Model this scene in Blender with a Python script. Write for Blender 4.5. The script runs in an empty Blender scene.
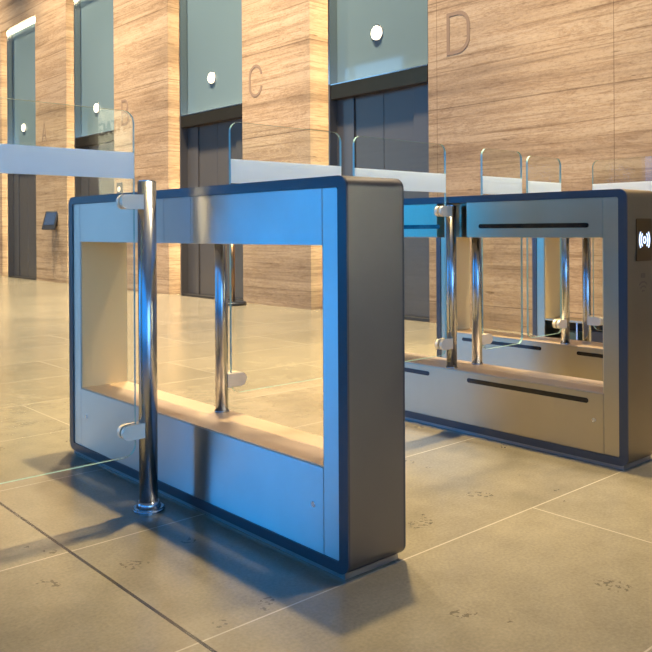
import bpy, bmesh, math, random
from mathutils import Vector, Matrix
random.seed(7)
C = bpy.context.scene.collection
sc = bpy.context.scene
sc.view_settings.view_transform = 'Standard'
sc.view_settings.look = 'None'
sc.view_settings.gamma = 1.0
sc.view_settings.use_curve_mapping = False
sc.view_settings.exposure = 0.27
sc.cycles.max_bounces = 10
sc.cycles.transparent_max_bounces = 24
sc.cycles.use_denoising = True
sc.cycles.sample_clamp_indirect = 6.0
PI = math.pi

# ------------------------------------------------------------------ materials
def new_mat(name):
    m = bpy.data.materials.new(name); m.use_nodes = True
    nt = m.node_tree
    for n in list(nt.nodes): nt.nodes.remove(n)
    out = nt.nodes.new('ShaderNodeOutputMaterial')
    return m, nt, out
def N(nt, t, **kw):
    n = nt.nodes.new(t)
    for k, v in kw.items(): setattr(n, k, v)
    return n
def principled(name, col, rough=.5, metal=0., spec=.5, noise=0., nscale=40., emis=None, estr=0.):
    m, nt, out = new_mat(name)
    p = N(nt, 'ShaderNodeBsdfPrincipled')
    p.inputs['Base Color'].default_value = (*col, 1)
    p.inputs['Roughness'].default_value = rough
    p.inputs['Metallic'].default_value = metal
    p.inputs['Specular IOR Level'].default_value = spec
    if emis:
        p.inputs['Emission Color'].default_value = (*emis, 1)
        p.inputs['Emission Strength'].default_value = estr
    if noise:
        tc = N(nt, 'ShaderNodeTexCoord'); nz = N(nt, 'ShaderNodeTexNoise')
        nz.inputs['Scale'].default_value = nscale; nz.inputs['Detail'].default_value = 4
        nt.links.new(tc.outputs['Object'], nz.inputs['Vector'])
        mr = N(nt, 'ShaderNodeMapRange')
        mr.inputs['To Min'].default_value = max(0, rough-noise); mr.inputs['To Max'].default_value = rough+noise
        nt.links.new(nz.outputs['Fac'], mr.inputs['Value'])
        nt.links.new(mr.outputs['Result'], p.inputs['Roughness'])
    nt.links.new(p.outputs['BSDF'], out.inputs['Surface'])
    return m
def brushed(name, col, rough=.27, aniso=.7, rot=.0, axis='Z', streak=.06, spots=0.):
    """brushed stainless steel: grain runs along the length, reflections smear across it"""
    m, nt, out = new_mat(name); L = nt.links.new
    p = N(nt, 'ShaderNodeBsdfPrincipled')
    p.inputs['Metallic'].default_value = 1
    p.inputs['Anisotropic'].default_value = aniso
    p.inputs['Anisotropic Rotation'].default_value = rot
    tg = N(nt, 'ShaderNodeTangent', direction_type='RADIAL', axis=axis)
    L(tg.outputs['Tangent'], p.inputs['Tangent'])
    tc = N(nt, 'ShaderNodeTexCoord'); mp = N(nt, 'ShaderNodeMapping')
    mp.inputs['Scale'].default_value = (3, 3, 260)
    nz = N(nt, 'ShaderNodeTexNoise'); nz.inputs['Scale'].default_value = 1.0; nz.inputs['Detail'].default_value = 3
    L(tc.outputs['Object'], mp.inputs['Vector']); L(mp.outputs['Vector'], nz.inputs['Vector'])
    mr = N(nt, 'ShaderNodeMapRange')
    mr.inputs['To Min'].default_value = rough-streak; mr.inputs['To Max'].default_value = rough+streak
    L(nz.outputs['Fac'], mr.inputs['Value']); L(mr.outputs['Result'], p.inputs['Roughness'])
    n2 = N(nt, 'ShaderNodeTexNoise'); n2.inputs['Scale'].default_value = 5; n2.inputs['Detail'].default_value = 5
    L(tc.outputs['Object'], n2.inputs['Vector'])
    cr = N(nt, 'ShaderNodeValToRGB')
    cr.color_ramp.elements[0].position = .3; cr.color_ramp.elements[1].position = .75
    cr.color_ramp.elements[0].color = (*[c*.92 for c in col], 1); cr.color_ramp.elements[1].color = (*col, 1)
    L(n2.outputs['Fac'], cr.inputs['Fac']); L(cr.outputs['Color'], p.inputs['Base Color'])
    L(p.outputs['BSDF'], out.inputs['Surface'])
    return m
def emitter(name, col, s):
    m, nt, out = new_mat(name)
    e = N(nt, 'ShaderNodeEmission'); e.inputs['Color'].default_value = (*col, 1); e.inputs['Strength'].default_value = s
    nt.links.new(e.outputs['Emission'], out.inputs['Surface'])
    return m
def clear_glass(name, tint):
    m, nt, out = new_mat(name); L = nt.links.new
    t = N(nt, 'ShaderNodeBsdfTransparent'); t.inputs['Color'].default_value = (*tint, 1)
    g = N(nt, 'ShaderNodeBsdfGlossy'); g.inputs['Roughness'].default_value = .0
    ge = N(nt, 'ShaderNodeNewGeometry')
    mr = N(nt, 'ShaderNodeMapRange'); mr.inputs['To Min'].default_value = 1.5; mr.inputs['To Max'].default_value = 1/1.5
    L(ge.outputs['Backfacing'], mr.inputs['Value'])
    f = N(nt, 'ShaderNodeFresnel'); L(mr.outputs['Result'], f.inputs['IOR'])
    mx = N(nt, 'ShaderNodeMixShader')
    L(f.outputs['Fac'], mx.inputs['Fac']); L(t.outputs['BSDF'], mx.inputs[1]); L(g.outputs['BSDF'], mx.inputs[2])
    L(mx.outputs['Shader'], out.inputs['Surface'])
    return m
def frosted(name, col):
    m, nt, out = new_mat(name); L = nt.links.new
    p = N(nt, 'ShaderNodeBsdfPrincipled'); p.inputs['Base Color'].default_value = (*col, 1)
    p.inputs['Roughness'].default_value = .35
    tr = N(nt, 'ShaderNodeBsdfTranslucent'); tr.inputs['Color'].default_value = (*col, 1)
    mx = N(nt, 'ShaderNodeMixShader'); mx.inputs['Fac'].default_value = .45
    L(p.outputs['BSDF'], mx.inputs[1]); L(tr.outputs['BSDF'], mx.inputs[2])
    L(mx.outputs['Shader'], out.inputs['Surface'])
    return m
def travertine(name):
    m, nt, out = new_mat(name); L = nt.links.new
    p = N(nt, 'ShaderNodeBsdfPrincipled'); p.inputs['Roughness'].default_value = .55
    p.inputs['Specular IOR Level'].default_value = .3
    ge = N(nt, 'ShaderNodeNewGeometry')
    def noise(scale, vec, detail=5, rough=.6, dist=0.):
        mp = N(nt, 'ShaderNodeMapping'); mp.inputs['Scale'].default_value = scale
        mp.inputs['Rotation'].default_value = (math.radians(vec), 0, 0)
        L(ge.outputs['Position'], mp.inputs['Vector'])
        n = N(nt, 'ShaderNodeTexNoise'); n.inputs['Scale'].default_value = 1
        n.inputs['Detail'].default_value = detail; n.inputs['Roughness'].default_value = rough
        n.inputs['Distortion'].default_value = dist
        L(mp.outputs['Vector'], n.inputs['Vector']); return n
    n1 = noise((.5, .30, 4.8), 2.0, 6, .62, .25)      # broad bands
    n2 = noise((1.2, .55, 40), 1.2, 6, .68, .3)        # fine veins
    n3 = noise((4, 5, 30), 0, 3, .5)                   # pits
    n4 = noise((.35, .35, 1.1), 3, 3, .5, .6)          # slab tone
    def ramp(src, stops):
        r = N(nt, 'ShaderNodeValToRGB'); e = r.color_ramp.elements
        e[0].position, e[0].color = stops[0][0], (*stops[0][1], 1); e[1].position, e[1].color = stops[-1][0], (*stops[-1][1], 1)
        for pos, c in stops[1:-1]:
            x = e.new(pos); x.color = (*c, 1)
        L(src, r.inputs['Fac']); return r
    base = ramp(n1.outputs['Fac'], [(.27, (0.189, 0.130, 0.079)), (.40, (0.294, 0.206, 0.124)), (.50, (0.364, 0.262, 0.162)), (.60, (0.399, 0.297, 0.190)), (.70, (0.350, 0.252, 0.155)), (.80, (0.280, 0.196, 0.121))])
    vein = ramp(n2.outputs['Fac'], [(.30, (.50, .43, .37)), (.41, (.80, .77, .74)), (.48, (.97, .96, .95)), (.6, (1, 1, 1)), (.72, (1.18, 1.17, 1.15))])
    pit = ramp(n3.outputs['Fac'], [(.24, (.45, .4, .35)), (.31, (1, 1, 1)), (.8, (1, 1, 1))])
    tone = ramp(n4.outputs['Fac'], [(.35, (.86, .84, .82)), (.65, (1.06, 1.04, 1.0))])
    def mul(a, b, f=1.0):
        x = N(nt, 'ShaderNodeMix', data_type='RGBA', blend_type='MULTIPLY'); x.inputs[0].default_value = f
        L(a, x.inputs[6]); L(b, x.inputs[7]); return x.outputs[2]
    n5 = noise((9, 26, 70), 1.0, 4, .7)
    grain = ramp(n5.outputs['Fac'], [(.30, (.74, .71, .68)), (.5, (1, 1, 1)), (.72, (1.16, 1.15, 1.13))])
    n6 = noise((.6, .9, 9), 2.2, 7, .72, .6)
    seam = ramp(n6.outputs['Fac'], [(.44, (1, 1, 1)), (.485, (.70, .62, .55)), (.52, (1, 1, 1)), (.9, (1, 1, 1))])
    c = mul(mul(mul(mul(mul(base.outputs['Color'], vein.outputs['Color']), pit.outputs['Color']), tone.outputs['Color']), grain.outputs['Color'], .8), seam.outputs['Color'], .7)
    # slab joints
    sx = N(nt, 'ShaderNodeSeparateXYZ'); L(ge.outputs['Position'], sx.inputs['Vector'])
    def math_(op, a, b=None):
        n = N(nt, 'ShaderNodeMath', operation=op)
        for i, v in ((0, a), (1, b)):
            if v is None: continue
            if isinstance(v, (int, float)): n.inputs[i].default_value = v
            else: L(v, n.inputs[i])
        return n.outputs[0]
    zj = math_('LESS_THAN', math_('ABSOLUTE', math_('SUBTRACT', math_('PINGPONG', math_('SUBTRACT', sx.outputs['Z'], 1.98-.495*20), .495), 0)), .006)
    yj = math_('LESS_THAN', math_('PINGPONG', math_('SUBTRACT', sx.outputs['Y'], 3.108-.8785*40), .8785), .0035)
    sk = math_('LESS_THAN', math_('ABSOLUTE', math_('SUBTRACT', sx.outputs['Z'], .2)), .004)
    zj2 = math_('MULTIPLY', zj, math_('GREATER_THAN', sx.outputs['Z'], .7))
    j = math_('MAXIMUM', math_('MAXIMUM', zj2, math_('MULTIPLY', yj, math_('LESS_THAN', sx.outputs['Y'], 5.0))), sk)
    x = N(nt, 'ShaderNodeMix', data_type='RGBA', blend_type='MULTIPLY')
    L(math_('MULTIPLY', j, .6), x.inputs[0]); L(c, x.inputs[6]); x.inputs[7].default_value = (.3, .24, .18, 1)
    L(x.outputs[2], p.inputs['Base Color'])
    bp = N(nt, 'ShaderNodeBump'); bp.inputs['Strength'].default_value = .12; bp.inputs['Distance'].default_value = .01
    L(n2.outputs['Fac'], bp.inputs['Height']); L(bp.outputs['Normal'], p.inputs['Normal'])
    L(p.outputs['BSDF'], out.inputs['Surface'])
    return m
def floor_stone(name):
    m, nt, out = new_mat(name); L = nt.links.new
    p = N(nt, 'ShaderNodeBsdfPrincipled')
    ge = N(nt, 'ShaderNodeNewGeometry')
    sx = N(nt, 'ShaderNodeSeparateXYZ'); L(ge.outputs['Position'], sx.inputs['Vector'])
    def M(op, a, b=None):
        n = N(nt, 'ShaderNodeMath', operation=op)
        for i, v in ((0, a), (1, b)):
            if v is None: continue
            if isinstance(v, (int, float)): n.inputs[i].default_value = v
            else: L(v, n.inputs[i])
        return n.outputs[0]
    RW, PW = .645, 1.82
    r = M('DIVIDE', M('SUBTRACT', sx.outputs['Y'], 1.437-RW*40), RW)
    row = M('FLOOR', r); fy = M('SUBTRACT', r, row)
    dy = M('MULTIPLY', M('MINIMUM', fy, M('SUBTRACT', 1, fy)), RW)
    off = M('MULTIPLY', M('MODULO', row, 3), PW/3)
    # row 39 (just nearer than the gates) has its joint at x = 2.13
    q = M('DIVIDE', M('SUBTRACT', M('ADD', sx.outputs['X'], 20*PW), M('SUBTRACT', 2.13, off)), PW)
    fx = M('FRACT', q)
    dx = M('MULTIPLY', M('MINIMUM', fx, M('SUBTRACT', 1, fx)), PW)
    joint = M('LESS_THAN', M('MINIMUM', dx, dy), .0024)
    move = M('LESS_THAN', M('ABSOLUTE', M('SUBTRACT', sx.outputs['X'], .918)), .0045)
    def noise(s, d, rgh=.55, dist=0):
        n = N(nt, 'ShaderNodeTexNoise'); n.inputs['Scale'].default_value = s; n.inputs['Detail'].default_value = d
        n.inputs['Roughness'].default_value = rgh; n.inputs['Distortion'].default_value = dist
        L(ge.outputs['Position'], n.inputs['Vector']); return n
    n1 = noise(1.7, 5); n2 = noise(120, 3); n3 = noise(9, 4, .6)
    n4 = noise(6.5, 1, .5); n5 = noise(70, 2)
    cr = N(nt, 'ShaderNodeValToRGB'); e = cr.color_ramp.elements
    e[0].position, e[0].color = .3, (.130, .113, .080, 1); e[1].position, e[1].color = .72, (.205, .176, .124, 1)
    L(M('ADD', M('MULTIPLY', n1.outputs['Fac'], .6), M('MULTIPLY', n3.outputs['Fac'], .4)), cr.inputs['Fac'])
    wn = N(nt, 'ShaderNodeTexWhiteNoise', noise_dimensions='2D'); cb = N(nt, 'ShaderNodeCombineXYZ')
    L(row, cb.inputs[0]); L(M('FLOOR', q), cb.inputs[1]); L(cb.outputs[0], wn.inputs['Vector'])
    tv = M('ADD', .93, M('MULTIPLY', wn.outputs['Value'], .14))
    fine = M('ADD', .72, M('MULTIPLY', n2.outputs['Fac'], .56))
    tone = M('MULTIPLY', tv, fine)
    # small worn pitted patches
    patch = M('MULTIPLY', M('GREATER_THAN', n4.outputs['Fac'], .70), M('GREATER_THAN', n5.outputs['Fac'], .55))
    tone = M('MULTIPLY', tone, M('SUBTRACT', 1, M('MULTIPLY', patch, .45)))
    vm = N(nt, 'ShaderNodeVectorMath', operation='SCALE'); L(cr.outputs['Color'], vm.inputs[0]); L(tone, vm.inputs['Scale'])
    mx = N(nt, 'ShaderNodeMix', data_type='RGBA'); L(M('MULTIPLY', joint, .75), mx.inputs[0]); L(vm.outputs[0], mx.inputs[6]); mx.inputs[7].default_value = (.33, .29, .235, 1)
    m2 = N(nt, 'ShaderNodeMix', data_type='RGBA'); L(move, m2.inputs[0]); L(mx.outputs[2], m2.inputs[6]); m2.inputs[7].default_value = (.03, .027, .025, 1)
    L(m2.outputs[2], p.inputs['Base Color'])
    rg = M('ADD', .15, M('MULTIPLY', n3.outputs['Fac'], .16)); L(rg, p.inputs['Roughness'])
    p.inputs['Specular IOR Level'].default_value = .5
    bp = N(nt, 'ShaderNodeBump'); bp.inputs['Strength'].default_value = .08; bp.inputs['Distance'].default_value = .002
    L(n2.outputs['Fac'], bp.inputs['Height']); L(bp.outputs['Normal'], p.inputs['Normal'])
    L(p.outputs['BSDF'], out.inputs['Surface'])
    return m

M_ = dict(
    panel=brushed('brushed_steel_panel', (.62, .62, .60), .35, 1.0, rot=.25, streak=0.),
    shelf=principled('warm_lit_shelf', (.62, .48, .35), .38, .75),  # steel shelf, tan of its warm reflections put into the base
    case_warm=brushed('warm_lit_casing', (.225, .188, .135), .42, .3, streak=.0),  # same casing steel, brown wall reflection put into the colour
    panel_warm_lit=brushed('warm_lit_steel_panel', (.47, .41, .29), .30, .35, rot=.25, streak=0.),  # same steel as panel, warm reflections put into the olive base
    lit_lining=principled('warm_lit_lining', (.68, .535, .30), .42, .05),  # steel too; gold of the warm light put into the colour
    case=brushed('brushed_steel_casing', (.165, .162, .17), .42, .3, streak=.0),
    trim=principled('dark_grey_trim', (.055, .062, .075), .28, .4, .5),
    plinth=principled('steel_plinth', (.33, .31, .29), .38, .9),
    slot=principled('black_sensor_window', (.006, .005, .005), .12, 0, .5),
    pole=principled('polished_steel', (.47, .48, .50), .24, 1., noise=.05, nscale=200),
    clamp=principled('satin_steel', (.90, .76, .58), .42, .35),  # steel with the warm lamp tint put into its base
    screw=principled('screw_steel', (.6, .6, .6), .25, 1.),
    dark=principled('dark_gap', (.02, .02, .02), .6),
    glass=clear_glass('clear_glass', (.965, .98, .965)),
    edge=principled('green_glass_edge', (.30, .48, .40), .12, 0, .6),
    band=frosted('frosted_film', (.93, .97, .97)),
    stone=travertine('travertine'),
    floor=floor_stone('honed_stone_tiles'),
    ceil=principled('ceiling_plaster', (.42, .40, .38), .8),
    reflect_dark=principled('dark_reflection_panel', (.11, .12, .15), .4),
    grey=principled('grey_plaster', (.36, .33, .31), .7),
    plaster=principled('pale_plaster', (.80, .78, .66), .8),
    warmwall=principled('warm_wall', (.42, .33, .24), .6),
    mullion=principled('grey_aluminium', (.28, .29, .31), .4, .6),
    door=principled('dark_bronze_steel', (.125, .112, .098), .3, .55),
    jamb=principled('jamb_steel', (.55, .53, .50), .16, 1.),
    header=brushed('bronze_header', (.12, .078, .04), .42, .3, streak=.02),
    transom=principled('teal_back_painted_glass', (.125, .18, .19), .05, .12, 1.0),
    sill=principled('dark_sill', (.05, .045, .04), .4, .6),
    led=emitter('warm_led', (1.0, .82, .54), 34),
    lantern=emitter('lantern_glow', (1.0, .86, .62), 5),
    engraved=principled('engraved_stone', (.20, .128, .08), .8),
    black=principled('black_plastic', (.02, .021, .024), .3),
    screen=principled('dark_blue_screen', (.03, .05, .10), .08, 0, .8),
    icon=emitter('icon_light', (.55, .70, 1.0), 2.2),
    reader=principled('smoked_reader', (.05, .024, .005), .3, 0, .25),
    ghost=principled('etched_mark', (.16, .13, .10), .5, .8),
    button=principled('call_plate', (.07, .06, .05), .4, .3),
    bronze=principled('bronze_post', (.30, .19, .10), .3, 1.),
    board=principled('circuit_board', (.10, .16, .13), .5),
    cable=principled('pale_cable', (.6, .58, .5), .5),
    sky=emitter('daylit_pane', (.03, .32, .95), 2.2),
    sky_deep=emitter('daylit_pane_deep', (.008, .33, .95), 4.4),
    sky3=emitter('fill_entrance', (.20, .50, 1.0), 5.2),
    sky2=emitter('daylit_pane_pale', (.22, .50, .85), 2.6),
)

# ------------------------------------------------------------------ mesh helpers
class MB:
    def __init__(s): s.bm = bmesh.new()
    def box(s, x0, x1, y0, y1, z0, z1, bev=0., mi=0):
        r = bmesh.ops.create_cube(s.bm, size=1)
        vs = r['verts']
        for v in vs:
            v.co = Vector(((x0+x1)/2+v.co.x*(x1-x0), (y0+y1)/2+v.co.y*(y1-y0), (z0+z1)/2+v.co.z*(z1-z0)))
        fs = {f for v in vs for f in v.link_faces}
        for f in fs: f.material_index = mi
        if bev:
            es = {e for v in vs for e in v.link_edges}
            bmesh.ops.bevel(s.bm, geom=list(es), offset=bev, segments=2, affect='EDGES', profile=.6)
        return s
    def cyl(s, p0, p1, r, n=32, r2=None, mi=0, bev=0.):
        p0, p1 = Vector(p0), Vector(p1); d = p1-p0
        q = d.to_track_quat('Z', 'Y').to_matrix().to_4x4()
        rr = bmesh.ops.create_cone(s.bm, cap_ends=True, segments=n, radius1=r, radius2=r if r2 is None else r2, depth=d.length,
                                   matrix=Matrix.Translation((p0+p1)/2) @ q)
        fs = {f for v in rr['verts'] for f in v.link_faces}
        for f in fs:
            f.material_index = mi
            f.smooth = len(f.verts) == 4
        if bev:
            es = [e for f in fs if len(f.verts) > 4 for e in f.edges]
            bmesh.ops.bevel(s.bm, geom=es, offset=bev, segments=2, affect='EDGES')
        return s
    def prism(s, pts, axis, a, b, mi=0, side_mi=None, smooth=False):
        """closed 2-D outline extruded along axis ('x': pts=(y,z); 'y': pts=(x,z); 'z': pts=(x,y)) from a to b"""
        def P(u, v, t):
            return Vector((t, u, v)) if axis == 'x' else Vector((u, t, v)) if axis == 'y' else Vector((u, v, t))
        A = [s.bm.verts.new(P(u, v, a)) for u, v in pts]; B = [s.bm.verts.new(P(u, v, b)) for u, v in pts]
        n = len(pts); fs = [s.bm.faces.new(A), s.bm.faces.new(B)]
        for f in fs: f.material_index = mi
        for i in range(n):
            f = s.bm.faces.new((A[i], A[(i+1) % n], B[(i+1) % n], B[i]))
            f.material_index = mi if side_mi is None else side_mi; f.smooth = smooth
        return s
    def ring(s, outer, inner, a, b, axis='x'):
        def P(u, v, t): return Vector((t, u, v)) if axis == 'x' else Vector((u, t, v))
        n = len(outer)
        V = [[s.bm.verts.new(P(u, v, t)) for u, v in pts] for t in (a, b) for pts in (outer, inner)]
        oa, ia, ob, ib = V
        for i in range(n):
            j = (i+1) % n
            for q in ((oa[i], oa[j], ob[j], ob[i]), (ia[j], ia[i], ib[i], ib[j]), (oa[j], oa[i], ia[i], ia[j]), (ob[i], ob[j], ib[j], ib[i])):
                f = s.bm.faces.new(q)
        return s
    def tube(s, pts, r, n=8):
        for a, b in zip(pts[:-1], pts[1:]): s.cyl(a, b, r, n)
        return s
    def build(s, name, mats, parent=None, smooth_angle=None):
        bmesh.ops.recalc_face_normals(s.bm, faces=s.bm.faces)
        me = bpy.data.meshes.new(name); s.bm.to_mesh(me); s.bm.free()
        for m in (mats if isinstance(mats, (list, tuple)) else [mats]): me.materials.append(m)
        if smooth_angle:
            me.polygons.foreach_set('use_smooth', [True]*len(me.polygons))
            me.set_sharp_from_angle(angle=math.radians(smooth_angle))
        o = bpy.data.objects.new(name, me); C.objects.link(o)
        if parent: o.parent = parent
        return o
def rrect(u0, u1, v0, v1, r, n=8):
    pts = []
    for cx, cy, a0 in ((u1-r, v1-r, 0), (u0+r, v1-r, 90), (u0+r, v0+r, 180), (u1-r, v0+r, 270)):
        for i in range(n+1):
            a = math.radians(a0+90*i/n); pts.append((cx+r*math.cos(a), cy+r*math.sin(a)))
    return pts
def thing(name, label, cat, loc=(0, 0, 0), rz=0., group=None):
    o = bpy.data.objects.new(name, None); C.objects.link(o)
    o.location = loc; o.rotation_euler = (0, 0, rz); o.empty_display_size = .2
    o['label'] = label; o['category'] = cat
    if group: o['group'] = group
    return o
def tag(o, label, cat, group=None):
    o['label'] = label; o['category'] = cat
    if group: o['group'] = group
    return o
def struct(o): o['kind'] = 'structure'; return o

# ------------------------------------------------------------------ room
XW = 5.711            # face of the lift wall
TOP = 9.0
YB, YF = -9.0, 22.0
XL = -6.0
struct(MB().box(XL, 6.5, YB, YF, -.1, 0).build('floor', M_['floor']))
struct(MB().box(XL-.3, 6.7, YB-.2, YF+.2, TOP, TOP+.2).build('ceiling', M_['ceil']))
OPEN = [(4.97, 6.675), (7.94, 9.68), (11.27, 12.98), (14.30, 16.0)]      # lift bays D, C, B, A
OH = 4.80
w = MB(); y = YB
for a, b in OPEN:
    w.box(XW, 6.10, y, a, 0, TOP); w.box(XW, 6.10, a, b, OH, TOP); y = b
w.box(XW, 6.10, y, YF, 0, TOP)
w.box(6.22, 6.5, YB, YF, 0, TOP)
struct(w.build('wall_right', M_['stone']))
w = MB()
w.box(XL-.3, -5.2, YB-.2, YB, 0, TOP); w.box(1.2, 6.7, YB-.2, YB, 0, TOP); w.box(-5.2, 1.2, YB-.2, YB, 5.0, TOP)
struct(w.build('wall_back', M_['grey']))
p = struct(MB().box(-5.2, 1.2, YB-.15, YB-.1, 0, 5.0).build('window_7', M_['sky3']))  # unseen glowing entrance, added to brighten the frosted bands
f = MB()
for t in (-5.16, -3.6, -2.0, -.4, 1.16): f.box(t-.04, t+.04, YB-.1, YB-.02, 0, 5.0)
f.box(-5.2, 1.2, YB-.1, YB-.03, 2.4, 2.5)
f.build('window_frame', M_['mullion'], p)
struct(MB().box(XL-.3, 6.7, YF, YF+.2, 0, TOP).build('wall_front', M_['grey']))
# glazed front on the left
WIN = [(-8.0, -4.2, 'sky'), (-3.6, .2, 'sky'), (.8, 4.4, 'sky'), (6.2, 7.1, 'sky'), (8.7, 13.0, 'sky_deep'), (16.3, 21.0, 'sky2')]
WT = 6.2
w = MB(); y = YB
for a, b, k in WIN:
    w.box(XL-.3, XL, y, a, 0, TOP); w.box(XL-.3, XL, a, b, WT, TOP); w.box(XL-.3, XL, a, b, 0, .08); y = b
w.box(XL-.3, XL, y, YF, 0, TOP)
struct(w.build('wall_left', M_['grey']))
for i, (a, b, k) in enumerate(WIN):
    p = struct(MB().box(XL-.2, XL-.15, a, b, .08, WT).build('window_%d' % (i+1), M_[k]))
    f = MB()
    for t in (a+.04, (a+b)/2, b-.04): f.box(XL-.15, XL-.02, t-.04, t+.04, .08, WT)
    for t in (.12, 3.0, WT-.04): f.box(XL-.15, XL-.03, a, b, t-.04, t+.04)
    f.build('window_frame', M_['mullion'], p)

# ------------------------------------------------------------------ lift entrances
COVE = .30                                     # lit recess left of each lift portal
for i, (a, b) in enumerate(OPEN):
    yc, hw = (a+b-COVE)/2, (b-COVE-a)/2
    d = bpy.data.objects.new('door_%d' % (i+1), None); C.objects.link(d); d.location = (5.71, yc, 0); struct(d)
    g = .003; e = hw-.022; sp = .26; H = 2.27
    MB().box(.125, .165, -e+sp+g, -g, .03, H, .003).build('door_leaf', M_['door'], d)
    MB().box(.125, .165, g, e-sp-g, .03, H, .003).build('door_leaf', M_['door'], d)
    MB().box(.105, .165, -e, -e+sp, .03, H, .003).build('side_panel', M_['door'], d)
    MB().box(.105, .165, e-sp, e, .03, H, .003).build('side_panel', M_['door'], d)
    MB().box(.012, .165, -e, e, 2.262, 2.412, .004).build('header', M_['header'], d)
    MB().box(.010, .12, -e, e, 2.413, 2.425).build('header_trim', M_['jamb'], d)
    MB().box(.115, .135, -e, e, 2.426, OH).build('transom_glass', M_['transom'], d)
    for s, x0 in ((-1, .02), (1, .002)):
        y0, y1 = sorted((s*(e+.001), s*hw))
        MB().box(x0, .17, y0, y1, 2.426, OH).build('upper_jamb', M_['jamb'], d)
        MB().box(x0, .17, y0, y1, 0, 2.426).build('lower_jamb', M_['door'], d)
    MB().box(.17, .19, hw-.03, hw, 0, OH).build('light_channel', M_['sill'], d)
    MB().box(.172, .215, hw+.001, hw+.012, .03, OH-.02).build('light_strip', M_['led'], d)
    MB().box(.065, .11, -e, e, OH-.03, OH-.012).build('light_strip', M_['led'], d)
    MB().box(.015, .25, -hw, hw, 0, .028).build('sill', M_['sill'], d)

LET = 'DCBA'
bay = {'D': 'in the rightmost lift bay', 'C': 'in the bay left of letter C',
       'B': 'in the bay left of letter B', 'A': 'in the leftmost lift bay'}
LPOS = [(5.748, 2.876), (8.757, 2.860), (12.07, 2.861), (15.13, 2.85)]
for i, (y, z) in enumerate(LPOS):
    t = thing('hall_lantern', 'round glowing lift lantern on transom glass ' + bay[LET[i]], 'light', (5.825, y, z), 0, 'lift lanterns')
    MB().cyl((-.012, 0, 0), (0, 0, 0), .082, 32).build('bezel', M_['jamb'], t)
    MB().cyl((-.03, 0, 0), (-.012, 0, 0), .07, 32, r2=.07, bev=.008).build('lens', M_['lantern'], t)

# engraved bay letters, drawn as strokes on the stone
def letter(ch, y_left, z0, h, w_, label):
    st = .034; e = st/2; m = MB()
    def arc(cx, cy, r, a0, a1, n=10):
        return [(cx+r*math.cos(math.radians(a0+(a1-a0)*i/n)), cy+r*math.sin(math.radians(a0+(a1-a0)*i/n))) for i in range(n+1)]
    def ribbon(path, closed, lift):
        n = len(path); P = [Vector(p) for p in path]; L_, R_ = [], []
        for i in range(n):
            a = P[(i-1) % n] if (closed or i > 0) else None
            b = P[(i+1) % n] if (closed or i < n-1) else None
            d0 = (P[i]-a).normalized() if a is not None else None
            d1 = (b-P[i]).normalized() if b is not None else None
            if d0 is None: d0 = d1
            if d1 is None: d1 = d0
            n0, n1 = Vector((-d0.y, d0.x)), Vector((-d1.y, d1.x)); nn = (n0+n1).normalized()
            k = min(1.6, 1/max(.3, nn.dot(n0)))
            L_.append(P[i]+nn*e*k); R_.append(P[i]-nn*e*k)
        V = lambda p, x: m.bm.verts.new((x, y_left-p.x, z0+p.y))
        A = [[V(p, -lift) for p in L_], [V(p, -lift) for p in R_], [V(p, .001) for p in L_], [V(p, .001) for p in R_]]
        for i in range(n if closed else n-1):
            j = (i+1) % n
            for q in ((A[0][i], A[0][j], A[1][j], A[1][i]), (A[2][i], A[3][i], A[3][j], A[2][j]), (A[0][i], A[2][i], A[2][j], A[0][j]), (A[1][i], A[1][j], A[3][j], A[3][i])):
                m.bm.faces.new(q)
        if not closed:
            for i in (0, n-1): m.bm.faces.new((A[0][i], A[1][i], A[3][i], A[2][i]))
    if ch == 'D':
        r = .12
        ribbon([(e, e)]+arc(w_-e-r, e+r, r, -90, 0)+arc(w_-e-r, h-e-r, r, 0, 90)+[(e, h-e)], True, .003)
    elif ch == 'C':
        r = (w_-2*e)/2
        ribbon(arc(w_/2, h-e-r, r, 5, 180, 16)+arc(w_/2, e+r, r, 180, 355, 16), False, .003)
    elif ch == 'B':
        r = (h-2*e)/4
        ribbon([(e, e)]+arc(w_-e-r, e+r, r, -90, 90)+[(e, e+2*r)], True, .003)
        ribbon([(e, e+2*r)]+arc(w_-e-r-.02, e+3*r, r, -90, 90)+[(e, h-e)], True, .0035)
    else:
        ribbon([(e, e), (w_/2, h-e), (w_-e, e)], False, .003)
        ribbon([(w_*.22, h*.32), (w_*.78, h*.32)], False, .0035)
    o = m.build('wall_letter', M_['engraved']); o.location = (XW, 0, 0)
    return tag(o, label, 'letter', 'lift bay letters')
letter('D', 4.745, 2.46, .385, .265, 'large letter D cut into the travertine at the top right')
letter('C', 7.80, 2.46, .385, .265, 'large letter C cut into the pier between two lift bays')
letter('B', 11.03, 2.46, .385, .23, 'large letter B on the pier, above the tall glass leaf corner')
letter('A', 14.02, 2.46, .385, .21, 'large letter A on the pier at the far left')

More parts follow.
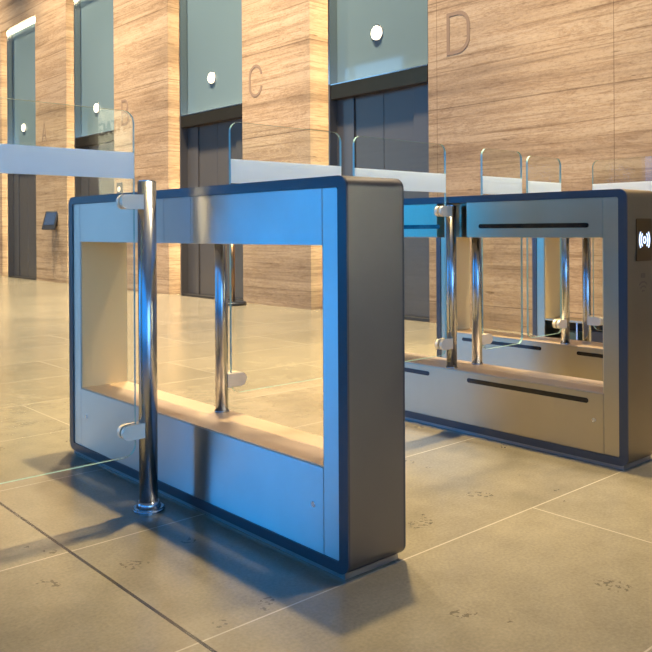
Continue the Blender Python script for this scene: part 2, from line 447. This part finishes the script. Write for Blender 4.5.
# pale wall behind the viewer, lit by an added lamp; its lettering shows mirrored in the long glass leaf
struct(MB().box(XW-.02, XW-.001, -7.3, -5.4, 0, 4.2).build('trim_1', M_['plaster']))
struct(MB().box(XW-.02, XW-.001, YB, -7.3, 0, 4.2).build('trim_2', M_['sill']))
struct(MB().box(XW-.02, XW-.001, -5.4, -1.6, 0, 5.0).build('reflection_panel', M_['reflect_dark']))  # unseen dark panel, added to cool the reflection on the nearest gate's end
fc = bpy.data.curves.new('wall_lettering', 'FONT'); fc.body = '8MTAG'; fc.size = .30; fc.extrude = .012; fc.space_character = 1.05
fo = bpy.data.objects.new('wall_lettering', fc); C.objects.link(fo)
dg = bpy.context.evaluated_depsgraph_get(); me = bpy.data.meshes.new_from_object(fo.evaluated_get(dg))
bpy.data.objects.remove(fo); me.materials.clear(); me.materials.append(M_['black'])
lo = bpy.data.objects.new('wall_lettering', me); C.objects.link(lo)
lo.matrix_world = Matrix(((0, 0, -1, XW-.032), (-1, 0, 0, -6.24), (0, 1, 0, 2.36), (0, 0, 0, 1)))
tag(lo, 'dark lettering mirrored in the long glass leaf at the left', 'lettering')
# black reader tilted on pier A
t = thing('wall_reader', 'black tilted card terminal with dark blue screen on the far left pier', 'card reader', (XW, 13.45, 1.07))
o = MB().box(-.05, .0, -.06, .06, -.10, .10, .006).build('bracket', M_['black'], t)
o = MB().box(-.02, .02, -.13, .13, -.17, .17, .012).build('housing', M_['black'], t); o.location = (-.09, 0, 0); o.rotation_euler = (0, math.radians(22), math.radians(32))
o2 = MB().box(-.024, -.0205, -.10, .10, -.09, .14, .001).build('screen', M_['screen'], o)
# call panel on pier B
t = thing('lift_call_switch', 'small bronze lift call plate on the pier below the letter B', 'lift button', (XW, 11.09, 1.50))
MB().box(-.014, 0, -.085, .085, -.11, .11, .004).build('plate', M_['button'], t)
MB().cyl((-.024, 0, .01), (-.014, 0, .01), .04, 24).build('button', M_['clamp'], t)
# bronze post
t = thing('stanchion', 'short bronze post on a round black base by the lift wall', 'post', (5.44, 7.78, 0))
MB().cyl((0, 0, 0), (0, 0, .04), .165, 40, bev=.008).build('base', M_['black'], t)
MB().cyl((0, 0, .04), (0, 0, .84), .03, 24, bev=.006).build('pole', M_['bronze'], t)

# ------------------------------------------------------------------ speed gates
SH = .265
def stadium(y0, y1, z0, z1):
    return rrect(y0, y1, z0, z1, (z1-z0)/2*.98, 6)
def gate(x, yc, L, label_, slots=False, notch=(), reader=False, open_lower=False, divider=False, width=.206, finish='panel_warm_lit'):
    T = width; pm = M_[finish]
    t = thing('speed_gate', label_, 'gate', (x, yc, 0), 0, 'row of speed gates')
    h = L/2; tt = .028; ts = .033; zt = 1.0 if finish == 'panel' else 1.008; BT = .826 if finish == 'panel' else .832; dz = zt-1; zb = .014
    outer = rrect(-h, h, zb, zt, .03); inner = rrect(-h+ts, h-ts, zb+tt, zt-tt, .008)
    MB().ring(outer, inner, .007, T-.007).build('casing', M_['case' if finish == 'panel' else 'case_warm'], t, 30)
    MB().ring(outer, inner, 0, .007).build('edge_trim', M_['trim'], t, 30)
    MB().ring(outer, inner, T-.007, T).build('edge_trim', M_['trim'], t, 30)
    MB().box(.008, T-.008, -h+.02, h-.02, 0, zb).build('plinth', M_['plinth'], t)
    f0, f1 = .004, T-.004
    y0, y1 = -h+ts, h-ts; s = .061
    gp = .0012
    MB().box(f0, f1, y0, y0+s, zb+tt, zt-tt, .002).build('end_stile', pm, t)
    MB().box(f0, f1, y1-s, y1, zb+tt, zt-tt, .002).build('end_stile', pm, t)
    ya, yb = y0+s+gp, y1-s-gp
    # beam: two long panels and a short piece over the pole housing
    n0, n1 = -.085, .075
    MB().box(f0, f1, ya, n0-gp, BT, zt-tt, .0015).build('upper_panel', pm, t)
    MB().box(f0, f1, n1+gp, yb, BT, zt-tt, .0015).build('upper_panel', pm, t)
    c0 = f0 if '-' not in notch else .082
    c1 = f1 if '+' not in notch else T-.082
    if c1-c0 > .02:
        MB().box(c0, c1, n0, n1, BT, zt-tt, .001).build('pole_housing', pm, t)
    ln = .0035  # thin sheets added over the steel to carry the painted warm light
    MB().box(f0+.004, f1-.004, ya, ya+ln, SH, BT).build('lit_end_sheet', M_['lit_lining'], t)
    MB().box(f0+.004, f1-.004, yb-ln, yb, SH, BT).build('lit_end_sheet', M_['lit_lining'], t)
    # lower box in two halves with the seam along the shelf
    if not open_lower:
        MB().box(f0, f1, ya, yb, zb+tt, SH-.004, .001).build('lower_panel', pm, t)
        MB().box(f0+.002, T*.56-gp, ya, yb, SH-.0035, SH, .001).build('shelf', M_['shelf'], t)
        MB().box(T*.56, f1-.002, ya, yb, SH-.0035, SH, .001).build('shelf', M_['shelf'], t)
    else:
        MB().box(f0, f1, ya, yb, SH-.012, SH, .002).build('shelf', pm, t)
        MB().box(T-.02, f1, ya, yb, zb+tt, SH-.012).build('back_plate', M_['dark'], t)
        MB().box(f0, f1, ya, yb, zb+tt, zb+tt+.01).build('tray', pm, t)
        for k, (yy, ww, hh, mm) in enumerate(((.60, .10, .13, 'board'), (.40, .12, .15, 'button'), (.24, .07, .10, 'board'), (.02, .16, .12, 'cable'), (-.25, .2, .14, 'board'))):
            if yy+ww/2 < yb: MB().box(.06, .15, yy-ww/2, yy+ww/2, zb+tt+.01, zb+tt+.01+hh, .004).build('circuit_module', M_[mm], t)
        for yy in (.52, .33, .14, -.1):
            MB().box(.012, .026, yy-.006, yy+.006, zb+tt+.01, SH-.012).build('support_rod', M_['pole'], t)
        pts = [(.04, .62-.09*i, .09+.03*math.sin(i*1.9)) for i in range(11)]
        MB().tube(pts, .007, 8).build('cable', M_['cable'], t)
    if divider:
        MB().box(.03, T-.03, .19, .22, SH, BT, .002).build('inner_post', M_['header'], t)
    sx = .0026
    if slots:
        spans = ((ya+.055, n0-.055), (n1+.0, yb-.05))
        for k, (a, b) in enumerate(((-.655, -.15), (.06, .60))):
            MB().prism(stadium(a, b, .870, .888), 'x', sx, f0+.001, smooth=False).build('sensor_slot', M_['slot'], t)
        for k, (a, b) in enumerate(((-.65, -.085), (.125, .66))):
            MB().prism(stadium(a, b, .219, .238), 'x', sx, f0+.001).build('sensor_slot', M_['slot'], t)
    if not open_lower:
        for yy in (ya+.04, yb-.045):
            MB().cyl((sx, yy, .16), (f0+.002, yy, .16), .0075, 16).build('screw', M_['screw'], t)
    if reader:
        r = MB().prism([(u, v) for u, v in rrect(.066, .181, .747, .902, .006, 3)], 'y', -h-.003, -h+.004).build('card_reader', M_['reader'], t)
        cx, cz = .1235, .824
        fy = -h-.0045
        m = MB()
        def arc_xz(c, rad, a0, a1, wd):
            n = 8
            for i in range(n):
                A = math.radians(a0+(a1-a0)*i/n); B = math.radians(a0+(a1-a0)*(i+1)/n)
                q = [(cx+c+rr*math.cos(g_), cz+rr*math.sin(g_)*1.15) for rr, g_ in ((rad-wd*.75, A), (rad+wd*.75, A), (rad+wd*.75, B), (rad-wd*.75, B))]
                m.prism(q, 'y', fy, -h-.003)
        arc_xz(0, .010, 0, 360, .0032)
        arc_xz(0, .025, 130, 230, .0030); arc_xz(0, .025, -50, 50, .0030)
        arc_xz(0, .038, 140, 220, .0030); arc_xz(0, .038, -40, 40, .0030)
        m.build('contactless_icon', M_['icon'], r)
        m = MB(); cx, cz = .118, .655
        for rad in (.014, .030, .046):
            arc_n = 8
            for i in range(arc_n):
                A = math.radians(50+80*i/arc_n); B = math.radians(50+80*(i+1)/arc_n)
                q = [(cx+rr*math.cos(g_), cz-.03+rr*math.sin(g_)) for rr, g_ in ((rad-.003, A), (rad+.003, A), (rad+.003, B), (rad-.003, B))]
                m.prism(q, 'y', -h-.0008, -h+.002)
        m.prism(rrect(cx-.016, cx+.016, cz+.03, cz+.048, .006, 3), 'y', -h-.0008, -h+.002)
        m.build('etched_mark', M_['ghost'], t)
    return t
X1, X2, X3, X4, YC = 1.339, 2.694, 3.694, 4.694, 2.231
gate(X1, YC, 1.60, 'nearest speed gate, large open steel frame with blue reflections on its long side', notch=('+',), finish='panel')
gate(X2, 2.226, 1.612, 'middle right speed gate with black slots and a lit reader on its end', True, ('-', '+'), reader=True, width=.222)
gate(X3, 2.31, 1.70, 'far speed gate seen through the opening of the gate with the lit reader', True, ('-', '+'))
gate(X4, 2.31, 1.70, 'farthest speed gate by the lift wall, its lower box open on wiring', False, ('-',), open_lower=True, divider=True)

# ------------------------------------------------------------------ swing barriers
def barrier(px, py, r, z0, ztop, ang, leaf, zg0, zc, label, flange=False):
    """post at (px,py); the leaf runs along local +x, turned by ang"""
    t = thing('swing_barrier', label, 'barrier', (px, py, z0), ang, 'glass swing barriers')
    H = ztop-z0
    MB().cyl((0, 0, 0), (0, 0, H), r, 40, bev=.003).build('post', M_['pole'], t)
    if flange:
        MB().cyl((0, 0, 0), (0, 0, .012), r*1.75, 40, bev=.004).build('base_flange', M_['pole'], t)
        MB().cyl((0, 0, .012), (0, 0, .03), r*1.35, 40, r2=r*1.1).build('collar', M_['pole'], t)
    else:
        MB().cyl((0, 0, 0), (0, 0, .006), r*1.15, 32).build('collar', M_['pole'], t)
    g0 = r+.016
    gl = MB().prism(rrect(g0, g0+leaf, zg0-z0, 1.232-z0, .035, 8), 'y', -.005, .005, mi=0, side_mi=1, smooth=False).build('glass_panel', [M_['glass'], M_['edge']], t)
    MB().box(g0+.0015, g0+leaf-.0015, -.0056, .0056, 1.026-z0, 1.106-z0).build('frosted_band', M_['band'], gl)
    for z in zc:
        R = .0225; ln = r+.067
        pts = [(r*.6, z-z0-R), (ln-R, z-z0-R)]+[(ln-R+R*math.cos(math.radians(a)), z-z0+R*math.sin(math.radians(a))) for a in range(-75, 90, 15)]+[(ln-R, z-z0+R), (r*.6, z-z0+R)]
        c = MB()
        c.prism(pts, 'y', -.019, -.0055); c.prism(pts, 'y', .0055, .019)
        c.box(r*.6, g0-.001, -.0055, .0055, z-z0-R, z-z0+R)
        c.build('clamp', M_['clamp'], t, 30)
    return t
barrier(1.238, 2.228, .0285, 0, 1.022, PI, .95, .178, (.955, .253), 'free standing steel post with a long glass leaf reaching off to the left', True)
barrier(1.508, YC-.009, .0215, SH, .97, 0, .505, .32, (.947, .367), 'glass leaf on a post inside the nearest gate, reaching right across the wide lane')
barrier(2.724, YC+.014, .0225, SH, .972, PI, .545, .325, (.945, .373), 'glass leaf on the left post of the reader gate, closing the wide lane')
barrier(2.881, YC-.002, .0225, SH, .972, 0, .305, .325, (.945, .373), 'short glass leaf on the right post of the reader gate')
barrier(3.7285, 2.31, .0225, SH, .972, PI, .30, .325, (.945, .373), 'short glass leaf with a green edge, on the left post of the far gate')
barrier(3.926, 2.30, .0225, 0, .972, -PI/2, .50, .325, (.945, .373), 'glass leaf swung open along the far gate, above the reader gate at the right edge')

# ------------------------------------------------------------------ lights
def spot(name, loc, target, power, col, size, blend=.6, rad=.12):
    l = bpy.data.lights.new(name, 'SPOT'); l.energy = power; l.color = col; l.spot_size = math.radians(size); l.spot_blend = blend
    l.shadow_soft_size = rad
    o = bpy.data.objects.new(name, l); C.objects.link(o); o.location = loc
    o.rotation_euler = (Vector(target)-Vector(loc)).to_track_quat('-Z', 'Y').to_euler()
    return o
WARM = (1.0, .76, .37); WARM2 = (1.0, .83, .60)
spot('ceiling_spot', (2.85, 2.9, 8.9), (2.75, 2.9, 0), 7000, WARM, 42, 1.0, .13)
for y in (5.8, 9.5, 13.0, 17.0):
    spot('ceiling_spot', (3.6, y, 8.9), (4.4, y, 0), 7600 if y < 12 else 6200, WARM2, 75, .8, .3)
spot('ceiling_spot', (4.6, .6, 8.9), (4.5, 1.9, 0), 2300, WARM2, 62, .8, .3)
spot('ceiling_spot', (3.9, 2.2, 8.9), (5.6, 2.2, .9), 4200, WARM, 42, .9, .3)  # extra lamp, added to turn the low wall behind the gates golden
spot('added_wall_lamp', (3.0, -6.5, 2.7), (5.7, -6.45, 2.35), 15000, (1.0, .93, .68), 50, .4, .1)  # unseen lamp, added so the pale wall shows up in the glass
wld = bpy.data.worlds.new('World'); sc.world = wld; wld.use_nodes = True
wld.node_tree.nodes['Background'].inputs['Color'].default_value = (.25, .4, .7, 1)
wld.node_tree.nodes['Background'].inputs['Strength'].default_value = .1

# ------------------------------------------------------------------ camera
yaw, pitch, roll = map(math.radians, (41.638, .096, -.319))
F0 = Vector((math.sin(yaw), math.cos(yaw), 0)); R0 = Vector((math.cos(yaw), -math.sin(yaw), 0)); U0 = Vector((0, 0, 1))
F = F0*math.cos(pitch)-U0*math.sin(pitch); U = U0*math.cos(pitch)+F0*math.sin(pitch)
R = R0*math.cos(roll)+U*math.sin(roll); U = U*math.cos(roll)-R0*math.sin(roll)
cd = bpy.data.cameras.new('camera'); cam = bpy.data.objects.new('camera', cd); C.objects.link(cam)
cam.matrix_world = Matrix(((R.x, U.x, -F.x, 0), (R.y, U.y, -F.y, 0), (R.z, U.z, -F.z, .8625), (0, 0, 0, 1)))
cd.sensor_width = 36; cd.lens = 801.66/652*36
cd.shift_y = -(326-232.42)/652
cd.clip_start = .05
sc.camera = cam
